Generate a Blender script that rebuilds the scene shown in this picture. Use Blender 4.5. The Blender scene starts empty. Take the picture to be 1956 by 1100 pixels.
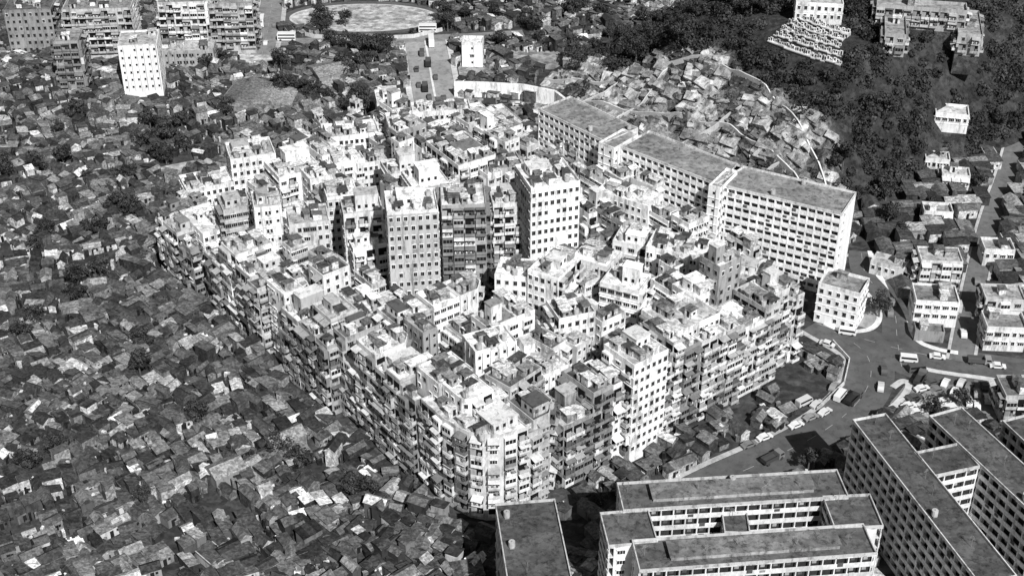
import bpy, math, random
from mathutils import Vector, Matrix, Euler, noise
from mathutils.bvhtree import BVHTree
R=random.Random(7)
TH=math.radians(33); CT=math.cos(TH); ST=math.sin(TH); H=228.0; F=1956*50/36
# ---- survey helper: reading of the aerial photograph -> site-plan metres at elevation z
def G(u,v,z=0.0):
    dx=(u-978)/F; dy=(550-v)/F
    t=(H-z)/(ST-dy*CT)
    return Vector((dx*t,(CT+dy*ST)*t))
scene=bpy.context.scene
col=scene.collection
# ---------------------------------------------------------------- materials
def mkmat(name,lo=.7,hi=1.15,sc=(1,1,1),n2=.08,rough=.9,patch=0,pscale=.4,bump=0.0,grime=0.0,big=.22,gs=.35,gz=.35,psz=1):
    m=bpy.data.materials.new(name); m.use_nodes=True; nt=m.node_tree; N=nt.nodes; L=nt.links
    bs=N['Principled BSDF']; bs.inputs['Roughness'].default_value=rough
    bs.inputs['Specular IOR Level'].default_value=.2
    at=N.new('ShaderNodeAttribute'); at.attribute_name='tone'
    ge=N.new('ShaderNodeNewGeometry')
    mp=N.new('ShaderNodeMapping'); mp.inputs['Scale'].default_value=sc; L.new(ge.outputs['Position'],mp.inputs['Vector'])
    no=N.new('ShaderNodeTexNoise'); no.inputs['Scale'].default_value=1; no.inputs['Detail'].default_value=6; no.inputs['Roughness'].default_value=.7
    L.new(mp.outputs[0],no.inputs['Vector'])
    mr=N.new('ShaderNodeMapRange'); mr.inputs['From Min'].default_value=.32; mr.inputs['From Max'].default_value=.68
    mr.inputs['To Min'].default_value=lo; mr.inputs['To Max'].default_value=hi; L.new(no.outputs['Fac'],mr.inputs['Value'])
    no2=N.new('ShaderNodeTexNoise'); no2.inputs['Scale'].default_value=n2; no2.inputs['Detail'].default_value=3
    L.new(ge.outputs['Position'],no2.inputs['Vector'])
    mr2=N.new('ShaderNodeMapRange'); mr2.inputs['From Min'].default_value=.3; mr2.inputs['From Max'].default_value=.7
    mr2.inputs['To Min'].default_value=1-big; mr2.inputs['To Max'].default_value=1+big*.7; L.new(no2.outputs['Fac'],mr2.inputs['Value'])
    def mul(a,b):
        x=N.new('ShaderNodeMath'); x.operation='MULTIPLY'; L.new(a,x.inputs[0]); L.new(b,x.inputs[1]); return x.outputs[0]
    o=mul(mul(at.outputs['Fac'],mr.outputs[0]),mr2.outputs[0])
    if patch>0:
        vo=N.new('ShaderNodeTexVoronoi'); vo.distance='CHEBYCHEV'; vo.inputs['Scale'].default_value=pscale
        mp2=N.new('ShaderNodeMapping'); mp2.inputs['Rotation'].default_value=(0,0,.65); mp2.inputs['Scale'].default_value=(1,1.6,psz)
        L.new(ge.outputs['Position'],mp2.inputs['Vector']); L.new(mp2.outputs[0],vo.inputs['Vector'])
        bw=N.new('ShaderNodeRGBToBW'); L.new(vo.outputs['Color'],bw.inputs[0])
        mr3=N.new('ShaderNodeMapRange'); mr3.inputs['From Min'].default_value=.2; mr3.inputs['From Max'].default_value=.8
        mr3.inputs['To Min'].default_value=1-patch; mr3.inputs['To Max'].default_value=1+patch; L.new(bw.outputs[0],mr3.inputs['Value'])
        o=mul(o,mr3.outputs[0])
    if grime>0:
        sp=N.new('ShaderNodeTexNoise'); sp.inputs['Scale'].default_value=gs; sp.inputs['Detail'].default_value=8; sp.inputs['Roughness'].default_value=.75
        mp3=N.new('ShaderNodeMapping'); mp3.inputs['Scale'].default_value=(1.3,1.3,gz); mp3.inputs['Location'].default_value=(31,7,3)
        L.new(ge.outputs['Position'],mp3.inputs['Vector']); L.new(mp3.outputs[0],sp.inputs['Vector'])
        mr4=N.new('ShaderNodeMapRange'); mr4.inputs['From Min'].default_value=.5; mr4.inputs['From Max'].default_value=.62
        mr4.inputs['To Min'].default_value=1; mr4.inputs['To Max'].default_value=1-grime; L.new(sp.outputs['Fac'],mr4.inputs['Value'])
        o=mul(o,mr4.outputs[0])
    cc=N.new('ShaderNodeCombineColor')
    for i in range(3): L.new(o,cc.inputs[i])
    L.new(cc.outputs[0],bs.inputs['Base Color'])
    if bump>0:
        b=N.new('ShaderNodeBump'); b.inputs['Strength'].default_value=.8; b.inputs['Distance'].default_value=bump
        L.new(no.outputs['Fac'],b.inputs['Height']); L.new(b.outputs[0],bs.inputs['Normal'])
    return m
M_wall=mkmat('weathered_plaster',.78,1.12,(1.1,1.1,.18),.07,.92,grime=.55,big=.12)
M_clean=mkmat('limewashed_wall',.88,1.08,(.9,.9,.16),.07,.92,grime=.15,big=.08)
M_detail=mkmat('facade_fittings',.7,1.2,(1.4,1.4,.6),.2,.85)
M_roof=mkmat('flat_roof_screed',.6,1.2,(.7,.7,.7),.1,.95,patch=.2,pscale=.3,grime=.6,gs=.5)
M_sheet=mkmat('corrugated_sheet',.45,1.4,(1.8,1.8,1.8),.06,.75,patch=.35,pscale=1.2,grime=.35,gs=.7)
M_ground=mkmat('packed_earth',.4,1.5,(.35,.35,.35),.03,.97,patch=.35,pscale=.3,bump=.3)
M_road=mkmat('asphalt',.8,1.15,(.3,.3,.3),.05,.9,grime=.3,gs=.3)
M_paint=mkmat('painted_line',.8,1.05,(2,2,2),.2,.8)
M_rock=mkmat('rock_slope',.5,1.35,(.6,.6,.6),.05,.95,patch=.3,pscale=.3,bump=.5,grime=.6,gs=.4,gz=1.3,psz=1)
M_leaf=mkmat('foliage',.5,1.4,(.5,.5,.5),.12,.8)
M_bark=mkmat('bark',.7,1.2,(2,2,2),.2,.95)
M_car=mkmat('car_paint',.95,1.03,(1,1,1),.2,.35,big=.02)
M_glass=mkmat('dark_glass',.9,1.1,(1,1,1),.2,.2)
# ---------------------------------------------------------------- mesh builder
class MB:
    def __init__(s): s.v=[];s.f=[];s.c=[]
    def poly(s,pts,c):
        n=len(s.v); s.v+= [tuple(p) for p in pts]; s.f.append(tuple(range(n,n+len(pts)))); s.c.append(c)
    def box(s,x0,x1,y0,y1,z0,z1,c,ctop=None,bottom=True):
        n=len(s.v)
        s.v+=[(x0,y0,z0),(x1,y0,z0),(x1,y1,z0),(x0,y1,z0),(x0,y0,z1),(x1,y0,z1),(x1,y1,z1),(x0,y1,z1)]
        fs=[(0,1,5,4),(1,2,6,5),(2,3,7,6),(3,0,4,7),(4,5,6,7)]
        if bottom: fs.append((3,2,1,0))
        for i,q in enumerate(fs):
            s.f.append(tuple(n+k for k in q)); s.c.append(ctop if (ctop is not None and i==4) else c)
    def prism(s,p,z0,z1,c,top=True):
        n=len(s.v);k=len(p)
        s.v+=[(x,y,z0) for x,y in p]+[(x,y,z1) for x,y in p]
        for i in range(k):
            j=(i+1)%k; s.f.append((n+i,n+j,n+k+j,n+k+i)); s.c.append(c)
        if top: s.f.append(tuple(range(n+k,n+2*k))); s.c.append(c)
    def add(s,o,M):
        n=len(s.v); s.v+=[tuple(M@Vector(v)) for v in o.v]; s.f+=[tuple(n+k for k in f) for f in o.f]; s.c+=o.c
    def mesh(s,name,mat):
        me=bpy.data.meshes.new(name); me.from_pydata(s.v,[],s.f)
        a=me.attributes.new('tone','FLOAT','FACE'); a.data.foreach_set('value',s.c)
        me.materials.append(mat); return me
def obj(name,me,parent=None,loc=(0,0,0),rot=0.0):
    o=bpy.data.objects.new(name,me); col.objects.link(o)
    if parent is not None: o.parent=parent
    o.location=loc; o.rotation_euler=(0,0,rot); return o
def root(name,label,cat,loc=(0,0,0),rot=0.0,group=None):
    o=obj(name,None,None,loc,rot); o.empty_display_size=.5
    o['label']=label;o['category']=cat
    if group:o['group']=group
    return o
def T(x,y,z,r=0): return Matrix.Translation((x,y,z))@Matrix.Rotation(r,4,'Z')
# ---------------------------------------------------------------- facade modules (x along wall, -y outward)
def winA(t):
    m=MB(); m.box(-.46,.46,-.04,.05,.85,2.1,.012)
    m.box(-.55,-.46,-.1,.04,.8,2.15,t);m.box(.46,.55,-.1,.04,.8,2.15,t);m.box(-.46,.46,-.12,.04,.77,.85,t)
    m.box(-.03,.03,-.07,.04,.86,2.09,t*.4); m.box(-.6,.6,-.22,.04,2.16,2.23,t*1.05); return m
def winB(t):
    m=MB()
    for x in(-.55,.4):
        m.box(x-.32,x+.32,-.04,.05,.9,2.1,.012); m.box(x-.39,x-.32,-.1,.04,.85,2.15,t); m.box(x+.32,x+.39,-.1,.04,.85,2.15,t)
    m.box(-.95,.8,-.25,.04,2.16,2.24,t); m.box(-.3,.2,-.6,.04,1.0,1.45,t*.6); return m
def winC(t):
    m=MB(); m.box(-.8,.8,-.04,.05,.85,2.1,.015)
    for x in(-.88,-.32,.28,.8): m.box(x,x+.08,-.1,.04,.86,2.1,t*.9)
    m.box(-.9,.9,-.18,.04,.73,.85,t); m.box(-.95,.95,-.4,.04,2.12,2.22,t*.95); return m
def winD(t):
    m=MB(); m.box(-.35,.35,-.04,.05,1.2,2.0,.012); m.box(-.45,.45,-.1,.04,1.1,1.2,t); m.box(.6,.72,-.2,.03,0,2.88,t*.5); return m
def balA(t):
    m=MB(); m.box(-1.2,1.2,-.03,.05,.1,2.5,.01); m.box(-1.38,1.38,-1.15,.04,-.06,.06,t*.8)
    m.box(-1.38,1.38,-1.15,-1.05,.06,.85,t); m.box(-1.38,-1.3,-1.05,.04,.06,.85,t*.9); m.box(1.3,1.38,-1.05,.04,.06,.85,t*.9)
    m.box(.3,.9,-.9,-.3,.07,1.3,t*.5); return m
def balB(t):
    m=balA(t*.8)
    for i in range(7):
        x=-1.36+i*.445; m.box(x,x+.05,-1.13,-1.07,.85,2.5,t*.5)
    m.box(-1.37,1.37,-1.14,-1.06,1.65,1.71,t*.6); m.box(-1.39,1.39,-1.3,.04,2.5,2.58,t*.6)
    m.box(-1.1,-.2,-1.3,-1.16,.6,1.6,t*1.1); m.box(.4,1.0,-1.35,-1.14,1.0,1.4,t*.3); return m
def balC(t):
    m=MB(); m.box(-1.38,1.38,-1.0,.04,-.05,2.55,t); m.box(-1.25,1.25,-1.04,-.98,1.0,2.05,.012)
    for x in(-.45,.4): m.box(x,x+.08,-1.08,-1.0,1.0,2.05,t)
    return m
def balD(t):
    m=balA(t)
    m.poly([(-1.38,-1.9,2.1),(1.38,-1.9,2.0),(1.38,.03,2.6),(-1.38,.03,2.6)],t*.8)
    for i in range(4):
        x=-1.2+i*.6; m.box(x,x+.4,-1.5,-1.46,.8,1.4+.2*(i%2),(.75,.2,.6,.1)[i])
    return m
def balE(t):
    m=balA(t*.9); m.box(-1.38,0,-1.1,-1.0,.9,2.5,t*.5); m.box(.1,1.3,-1.7,-1.16,-.1,.0,t*.4); m.box(.2,.25,-1.7,-1.6,0,1,t*.4); m.box(1.15,1.2,-1.7,-1.6,0,1,t*.4); return m
MODS={}
for nm,fn in dict(winA=winA,winB=winB,winC=winC,winD=winD,balA=balA,balB=balB,balC=balC,balD=balD,balE=balE).items():
    for ti,t in enumerate((.25,.5,.85)):
        mb=fn(t); MODS[(nm,ti)]=(mb,mb.mesh('window' if nm[0]=='w' else 'balcony',M_detail))
def aerial():
    m=MB(); m.box(-.04,.04,-.04,.04,0,3.0,.25)
    for i,z in enumerate((2.2,2.5,2.8)): m.box(-.7+.15*i,.7-.15*i,-.03,.03,z,z+.05,.3)
    return m.mesh('television_aerial',M_detail)
AER=aerial()
def tank():
    m=MB(); p=[(math.cos(k*math.pi/5)*.7,math.sin(k*math.pi/5)*.7) for k in range(10)]
    m.prism(p,.35,1.7,.5); m.box(-.5,.5,-.5,.5,0,.35,.3); m.box(-.12,.12,-.12,.12,1.7,1.85,.3); return m.mesh('water_tank',M_detail)
TANK=tank()
def hutmesh(w,d,h,t,rt):
    m=MB(); m.box(-w/2,w/2,-d/2,d/2,0,h,t)
    m.box(-.4,.4,-d/2-.03,-d/2+.02,0,1.8,.02); m.box(w/2-.02,w/2+.03,-.4,.4,1,1.7,.02)
    k=R.uniform(.1,.5)
    n=len(m.v); a=w/2+.3;b=d/2+.3
    m.v+=[(-a,-b,h),(a,-b,h),(a,b,h+k),(-a,b,h+k),(-a,-b,h+.12),(a,-b,h+.12),(a,b,h+k+.12),(-a,b,h+k+.12)]
    for q in[(0,1,5,4),(1,2,6,5),(2,3,7,6),(3,0,4,7),(4,5,6,7),(3,2,1,0)]: m.f.append(tuple(n+i for i in q)); m.c.append(rt)
    return m.mesh('rooftop_hut',M_sheet)
HUTS=[hutmesh(R.uniform(1.5,3.6),R.uniform(1.3,2.9),R.uniform(1.7,2.5),R.uniform(.3,.88),R.choice((.08,.15,.3,.6,.8,.88))) for _ in range(24)]
# ---------------------------------------------------------------- generic building
CANDS=[]; BV=[];BF=[]
def reg(poly,h,M):
    n=len(BV);k=len(poly)
    for z in(0,h):
        for x,y in poly: BV.append(M@Vector((x,y,z)))
    for i in range(k):
        j=(i+1)%k; BF.append((n+i,n+j,n+k+j,n+k+i))
    BF.append(tuple(range(n+k,n+2*k)))
def inset(poly,d):
    cx=sum(p[0] for p in poly)/len(poly); cy=sum(p[1] for p in poly)/len(poly); out=[]
    for x,y in poly:
        r=math.hypot(x-cx,y-cy); k=(r-d*1.3)/r; out.append((cx+(x-cx)*k,cy+(y-cy)*k))
    return out
def building(poly,h,loc,ang,tone,rtone,label,name='apartment_block',cat='building',group=None,bal=.3,sh=2.9,clutter=1.0,win=None,z0=0,ledge=.35,pent=.5,mod=None,found=True,mess=.6,wm=None,bset=None,tvar=.6):
    rt=root(name,label,cat,(loc[0],loc[1],z0),ang,group)
    M=T(loc[0],loc[1],z0,ang)
    reg(poly,h,M)
    w=MB(); w.prism(poly,-.3,h,tone)
    for q in range(len(poly)):
        if R.random()<.2 and tone>.5 and wm is None: w.c[q]=tone*R.uniform(.5,.9)
    wm=wm or M_wall
    obj('wall',w.mesh('wall',wm),rt)
    if z0>0 and found:
        f_=MB(); f_.prism([(x*1.03,y*1.03) for x,y in poly],-7,-.25,.08); obj('foundation',f_.mesh('foundation',M_rock),rt)
    ip=inset(poly,.25)
    pr=MB();k=len(poly);ph=R.choice((.6,.8,1.0)); pt=tone*R.uniform(.9,1.1)
    for i in range(k):
        j=(i+1)%k; a,b=poly[i],poly[j]; c,d=ip[j],ip[i]
        pr.poly([(a[0],a[1],h),(b[0],b[1],h),(b[0],b[1],h+ph),(a[0],a[1],h+ph)],pt)
        pr.poly([(c[0],c[1],h),(d[0],d[1],h),(d[0],d[1],h+ph),(c[0],c[1],h+ph)],pt)
        pr.poly([(a[0],a[1],h+ph),(b[0],b[1],h+ph),(c[0],c[1],h+ph),(d[0],d[1],h+ph)],pt)
    obj('parapet',pr.mesh('parapet',M_wall),rt)
    rf=MB(); rf.poly([(x,y,h+.04) for x,y in ip],rtone); obj('roof',rf.mesh('roof',M_roof),rt)
    xs=[p[0] for p in poly]; ys=[p[1] for p in poly]; x0,x1,y0,y1=min(xs)*.85,max(xs)*.85,min(ys)*.85,max(ys)*.85
    ns=max(1,int(h/sh)); off=h-ns*sh
    if R.random()<ledge:
        lg=MB(); oo=[]
        cx=sum(p[0] for p in poly)/k; cy=sum(p[1] for p in poly)/k
        for x,y in poly:
            r=math.hypot(x-cx,y-cy); oo.append((cx+(x-cx)*(r+.22)/r,cy+(y-cy)*(r+.22)/r))
        lg.prism(oo,-.12,.03,tone*1.1)
        lm_=lg.mesh('ledge',M_wall)
        for s in range(max(1,ns-8),ns): obj('ledge',lm_,rt,(0,0,off+s*sh))
    area=(x1-x0)*(y1-y0)
    boxes=[]
    def put(hw,hd):
        for _ in range(8):
            x=R.uniform(x0+hw,x1-hw) if x1-x0>2*hw else (x0+x1)/2; y=R.uniform(y0+hd,y1-hd) if y1-y0>2*hd else (y0+y1)/2
            if all(abs(x-b[0])>hw+b[2] or abs(y-b[1])>hd+b[3] for b in boxes):
                boxes.append((x,y,hw,hd)); return x,y
        return None
    if R.random()<pent and area>30:
        pw,pd=(x1-x0)*R.uniform(.4,.7),(y1-y0)*R.uniform(.35,.6); p=put(pw/2,pd/2)
        if p:
            hh=R.choice((2.6,2.6,3.0,5.2)); pm=MB(); pm.box(p[0]-pw/2,p[0]+pw/2,p[1]-pd/2,p[1]+pd/2,h+.02,h+hh,tone*R.uniform(.9,1.1),ctop=rtone)
            pm.box(p[0]-pw/2-.15,p[0]+pw/2+.15,p[1]-pd/2-.15,p[1]+pd/2+.15,h+hh,h+hh+.18,rtone*R.uniform(.8,1.3))
            for q in range(int(pw/2)):
                xx=p[0]-pw/2+1+q*2; pm.box(xx-.4,xx+.4,p[1]-pd/2-.04,p[1]-pd/2+.02,h+1,h+2,.02)
            for q in range(int(pd/2)):
                yy=p[1]-pd/2+1+q*2; pm.box(p[0]+pw/2-.02,p[0]+pw/2+.04,yy-.4,yy+.4,h+1,h+2,.02); pm.box(p[0]-pw/2-.04,p[0]-pw/2+.02,yy-.4,yy+.4,h+1,h+2,.02)
            obj('penthouse',pm.mesh('penthouse',M_wall),rt)
    for _ in range(int(area/12*clutter+R.random())):
        p=put(1.15,1.05)
        if p: obj('rooftop_hut',R.choice(HUTS),rt,(p[0],p[1],h+.06),R.choice((0,math.pi/2,math.pi,-math.pi/2))+R.uniform(-.06,.06))
    for _ in range(int(area/50*clutter+R.random()*clutter)):
        p=put(.8,.8)
        if p: obj('water_tank',TANK,rt,(p[0],p[1],h+.05),R.uniform(0,3))
    for _ in range(int(area/30*clutter+R.random()*clutter)):
        obj('television_aerial',AER,rt,(R.uniform(x0,x1),R.uniform(y0,y1),h+.05),R.uniform(0,3))
    ti=0 if tone<.42 else (1 if tone<.62 else 2)
    pal=win or R.choice((['winA'],['winA'],['winC'],['winA','winB'],['winA','winC'],['winB','winD'],['winA','winD']))
    mw=mod or R.choice((1.7,1.9,2.2))
    bs_=bset or ['balA','balB','balC','balD','balE']
    for i in range(k):
        a=Vector(poly[i]);b=Vector(poly[(i+1)%k]);e=b-a;L=e.length
        if L<1.7: continue
        isb=R.random()<bal; nc=max(1,int(L/(2.8 if isb else mw))); st=L/nc; e/=L; r=math.atan2(e.y,e.x)
        cols=[R.choice(bs_) if isb and R.random()<.85 else R.choice(pal) for _ in range(nc)]
        for c in range(nc):
            p=a+e*st*(c+.5)
            for s in range(ns):
                z=off+s*sh
                if z<.3: continue
                kd=cols[c]
                q=R.random()
                if isb and q<mess: kd=R.choice(bs_+['winC'])
                elif q<.05: continue
                elif q<.13 and st>2.9: kd=R.choice(['balC','winC','winB'])
                if L<2.6 and kd[0]=='b': kd='winA'
                tt=ti if R.random()<tvar else R.randrange(3)
                CANDS.append((rt,M,(p.x,p.y,z),r,kd,tt))
    return rt
def rect(w,d): return [(-w/2,-d/2),(w/2,-d/2),(w/2,d/2),(-w/2,d/2)]
# ---------------------------------------------------------------- walled city
A0=Vector((-6,248)); AN=math.radians(37.6); E1=Vector((math.cos(AN),math.sin(AN))); E2=Vector((-E1.y,E1.x))
def W(a,b): return A0+E1*a+E2*b
def ab(p): r=Vector(p[:2])-A0; return r.dot(E1),r.dot(E2)
CITY=[(-2,-1),(-8,148),(8,167),(29,176),(70,180),(92,184),(112,168),(115,125),(119,80),(120,45),(116,20),(106,4),(84,-1)]
def inpoly(x,y,P):
    c=False;n=len(P)
    for i in range(n):
        x1,y1=P[i];x2,y2=P[(i+1)%n]
        if (y1>y)!=(y2>y) and x<(x2-x1)*(y-y1)/(y2-y1)+x1: c=not c
    return c
occ=[] # (cx,cy,w,d,ang)
def inrect(p,o,m=0):
    dx=p[0]-o[0];dy=p[1]-o[1];c=math.cos(o[4]);s=math.sin(o[4])
    return abs(dx*c+dy*s)<o[2]/2+m and abs(-dx*s+dy*c)<o[3]/2+m
CG='tightly packed tenement blocks'
LMP=[]
def lm(u,v,h,w,d,ang,tone,rt,label,**k):
    p=G(u,v,h); occ.append((p.x,p.y,w,d,math.radians(ang))); LMP.append((p,h,w))
    return building(rect(w,d),h,p,math.radians(ang),tone,rt,label,group=CG,**k)
lm(785,387,41,13.5,12,8,.92,.8,'tall pale tenement tower with grid of small windows',bal=0,win=['winA'],mod=1.75,pent=.2,ledge=0)
lm(884,374,40,12,12,4,.4,.8,'tall grimy tower with dark balconies on the front',bal=.95,pent=.2)
lm(1045,336,43,14,14,18,.94,.9,'tall white tower with evenly spaced windows',bal=0,win=['winA'],ledge=0,mod=1.75)
lm(968,376,34,9,10,8,.7,.7,'grey tower block beside tall white tower',bal=.5)
lm(394,420,19.5,9.5,16,35,.94,.88,'long white block with parapet roof beside shanties',bal=0,win=['winA'],clutter=.3)
lm(478,288,22,14,12,18,.92,.6,'square tower with pale walls and flat roof',bal=.1,win=['winA'],mod=2.0)
lm(508,382,32,7.5,10,14,.88,.5,'narrow tall tower block',bal=.2)
lm(450,388,27,9,9,22,.55,.5,'weathered tower block with stained walls')
lm(588,412,31,11,10,12,.65,.55,'stained tower with rooftop shacks')
lm(560,318,24,14,12,30,.92,.85,'pale block with cluttered roof terrace')
lm(612,330,25,10,9,28,.94,.88,'small pale tower with white side wall',bal=0)
lm(690,395,30,11,10,12,.75,.5,'mid height tenement with water tanks on roof')
lm(655,300,22,11,10,22,.88,.8,'pale block with dark gap beside it')
lm(712,300,21,12,9,18,.8,.7,'mid height pale block near the rear edge')
lm(765,320,25,10,10,20,.7,.5,'stained mid height tower')
lm(650,365,28,9,9,15,.92,.85,'white tower with small windows',bal=0)
lm(880,288,29,13,19,33,.82,.25,'broad block with dark parapet roof',bal=.3)
lm(965,310,27,9,10,14,.5,.3,'grimy block with shaded balconies',bal=.8)
lm(812,340,29,11,11,22,.92,.88,'pale tenement with bright roof terrace')
lm(1202,372,20,18,9,-34,.94,.9,'low white block standing near long housing slab',bal=0,clutter=.4,win=['winA'])
lm(1300,600,27,15,13,37,.94,.65,'block with broad square roof and white top storey',bal=.2,clutter=.4,pent=0,mod=1.8)
lm(1300,470,25,17,10,-20,.94,.9,'white block with rows of windows and roof terrace',bal=.1)
lm(1215,455,23,11,9,-20,.9,.88,'pale block with low penthouse')
lm(1060,505,32,9,13,-30,.94,.88,'pale tower with rows of windows facing street',bal=.1)
lm(990,515,29,11,9,-10,.9,.8,'pale stepped tenement tower')
lm(1140,490,26,11,9,-30,.94,.92,'bright roofed tenement block')
lm(1195,535,26,11,9,-25,.95,.95,'bright white roofed tenement block',clutter=.3)
lm(672,250,18,17,10,14,.94,.75,'pale block at the edge of the settlement',bal=.1,win=['winA'])
lm(742,185,13,9,9,10,.92,.75,'small pale block beside main road',bal=0)
lm(765,232,17,9,11,12,.94,.85,'white narrow block behind market street',bal=0)
lm(842,207,14,20,8,8,.88,.7,'row of pale low tenements beside the road',bal=.2)
lm(935,650,30,11,8,25,.95,.88,'tenement block with bright white upper wall',bal=0,win=['winD'])
lm(1215,668,29,11,11,37.6,.9,.55,'tall corner tenement with pale ribbed face',bal=.5,mod=1.7)
lm(395,345,15,15,11,24,.92,.88,'low pale block with roof terrace beside shanties',bal=0)
lm(850,705,30,10,9,37.6,.92,.8,'pale tenement with stepped roof terrace near corner')
lm(640,590,26,8,9,37.6,.6,.5,'grimy tenement with crowded roof',bal=.6)
lm(545,545,24,6,9,37.6,.94,.75,'pale narrow tenement with white front',bal=.2)
lm(1090,590,27,10,9,20,.85,.4,'tenement with dark patched roof')
lm(700,460,22,10,9,20,.9,.85,'pale low tenement before the towers')
lm(1440,520,22,11,10,-25,.88,.6,'weathered tenement near the far corner',bal=.5)
# curved near corner block with stepped rear storey
R0=11; arc=[(-R0-.4,12),(-R0-.6,3.2)]
for k in range(0,5):
    t=math.radians(187+ k*78/4); arc.append((R0*math.cos(t),R0*math.sin(t)))
cpoly=arc+[(6,-R0-.4),(6,-4),(2,-4),(2,12)]
pc=W(9.3,10.2); occ.append((pc.x-4.5*E1.x,pc.y-4.5*E1.y,13.5,22,AN)); occ.append((pc.x-2.5*E1.x-7*E2.x,pc.y-2.5*E1.y-7*E2.y,16.5,8,AN))
def convexify(P): return P
cmain=arc+[(2.0,-R0-.4),(2.0,12)]
building(cmain,25,pc,AN,.72,.8,'tenement with broad curved corner of stacked balconies',group=CG,bal=1,clutter=1.2,ledge=0,mess=.9,bset=['balA','balB','balC','balB','balD','balE'],tvar=.55)
p3=W(9.3+4.2,10.2-7.6); building(rect(4.2,7.2),22,p3,AN,.6,.4,'narrow stepped tenement joined to curved corner',group=CG,bal=1,clutter=1,mess=.9)
ccr=W(6.0,15); building([(-4.5,-4),(-3,-5.5),(3.5,-5.5),(3.5,5),(-4.5,5)],30,ccr,AN,.94,.88,'set back upper tenement rising behind curved corner',group=CG,bal=.3,clutter=1)
CS=2.9
cells={}
for i in range(-4,50):
    for j in range(-2,66):
        a,b=i*CS+CS/2,j*CS+CS/2
        if inpoly(a,b,CITY):
            p=W(a,b)
            if not any(inrect(p,o,.6) for o in occ): cells[(i,j)]=1
def hfun(a,b):
    h=23.5-.035*b
    if 8<a<100 and b>12: h=26-.02*b
    if a<60 and b>115: h=min(h,18-(b-115)*.07)
    h-=max(0,a-72)*.2*(1 if b>25 else .3)
    if b>135 and a>8: h=min(h,16-(b-135)*.08)
    if b<12: h=23 if a>40 else 20
    d=math.hypot((a-50)/20,(b-86)/12)
    if d<1: h=11
    elif d<1.5: h-=5
    P=W(a,b)
    if a>6 and b>10:
      for (q,hh,w_) in LMP:
        if hh>33:
            if abs(P.x-q.x)<11 and -24<P.y-q.y<0: h=min(h,17)
        elif abs(P.x-q.x)<w_/2+4 and -17<P.y-q.y<0: h=min(h,hh-8)
    return max(8,h)
keys=sorted(cells,key=lambda k:(k[1]+k[0]*.3))
labs=['weathered tenement block with cluttered rooftop','grimy tenement block with caged balconies','pale tenement block with rooftop shacks','stained concrete block crowded among neighbours','narrow tenement block with aerials on roof']
nb=0
for kx in keys:
    if kx not in cells: continue
    i,j=kx
    bw,bd=R.choice((2,3,3,4)),R.choice((3,3,3,4))
    a_,b_=i*CS,j*CS
    if a_<5: bd=R.choice((2,2,3,3)); bw=4
    elif b_<5: bw=R.choice((2,2,3,3)); bd=4
    best=None
    for w in range(bw,0,-1):
        for d in range(bd,0,-1):
            if all((i+x,j+y) in cells for x in range(w) for y in range(d)):
                if best is None or w*d>best[0]*best[1]: best=(w,d)
    w,d=best
    a=(i+w/2)*CS;b=(j+d/2)*CS
    for x in range(w):
        for y in range(d): del cells[(i+x,j+y)]
    out=(a<8 or b<10)
    if w*d<4 and not out: 
        if R.random()<.85: continue
        hh=R.choice((9,12,18))
    elif w*d<2: continue
    else:
        hh=hfun(a,b)+(R.choice((-3,-3,0,0,0,3,3)) if out else R.choice((-7,-5,-3,0,0,0,3,5,7)))
        if not out and R.random()<.06: hh=6
    hh=max(6,round(hh/2.9)*2.9+.4+R.uniform(0,.5))
    ww=w*CS-(.12 if out else R.choice((.15,.25,.6,1.4))); dd=d*CS-(.12 if out else R.choice((.15,.25,.6,1.4)))
    P=W(a+R.uniform(-.2,.2)+(R.uniform(-.8,.8) if a<8 else 0),b+R.uniform(-.2,.2)+(R.uniform(-.9,.9) if b<10 else 0))
    tone=R.choice((.4,.55,.7,.8,.88,.9,.92,.94)); rt=R.choice((.12,.3,.5,.7,.8,.88,.92))
    if out: tone=R.choice((.3,.4,.5,.6,.7,.85))
    poly=rect(ww,dd)
    if R.random()<.25 and w>=3 and d>=3:
        c=R.uniform(2,4); poly=[(-ww/2,-dd/2),(ww/2-c,-dd/2),(ww/2,-dd/2+c),(ww/2,dd/2),(-ww/2,dd/2)]
    nb+=1
    building(poly,hh,P,AN+R.uniform(-.02,.02)+(0 if out or R.random()<.8 else R.uniform(-.25,.25)),tone,rt,labs[0 if rt<.3 else 1 if out and tone<.55 else 2 if tone>.65 else 3 if tone<.5 else 4],group=CG,bal=1 if out else .35,clutter=1.4 if not out else 1.6,mess=.75)
print('city blocks',nb)
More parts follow.
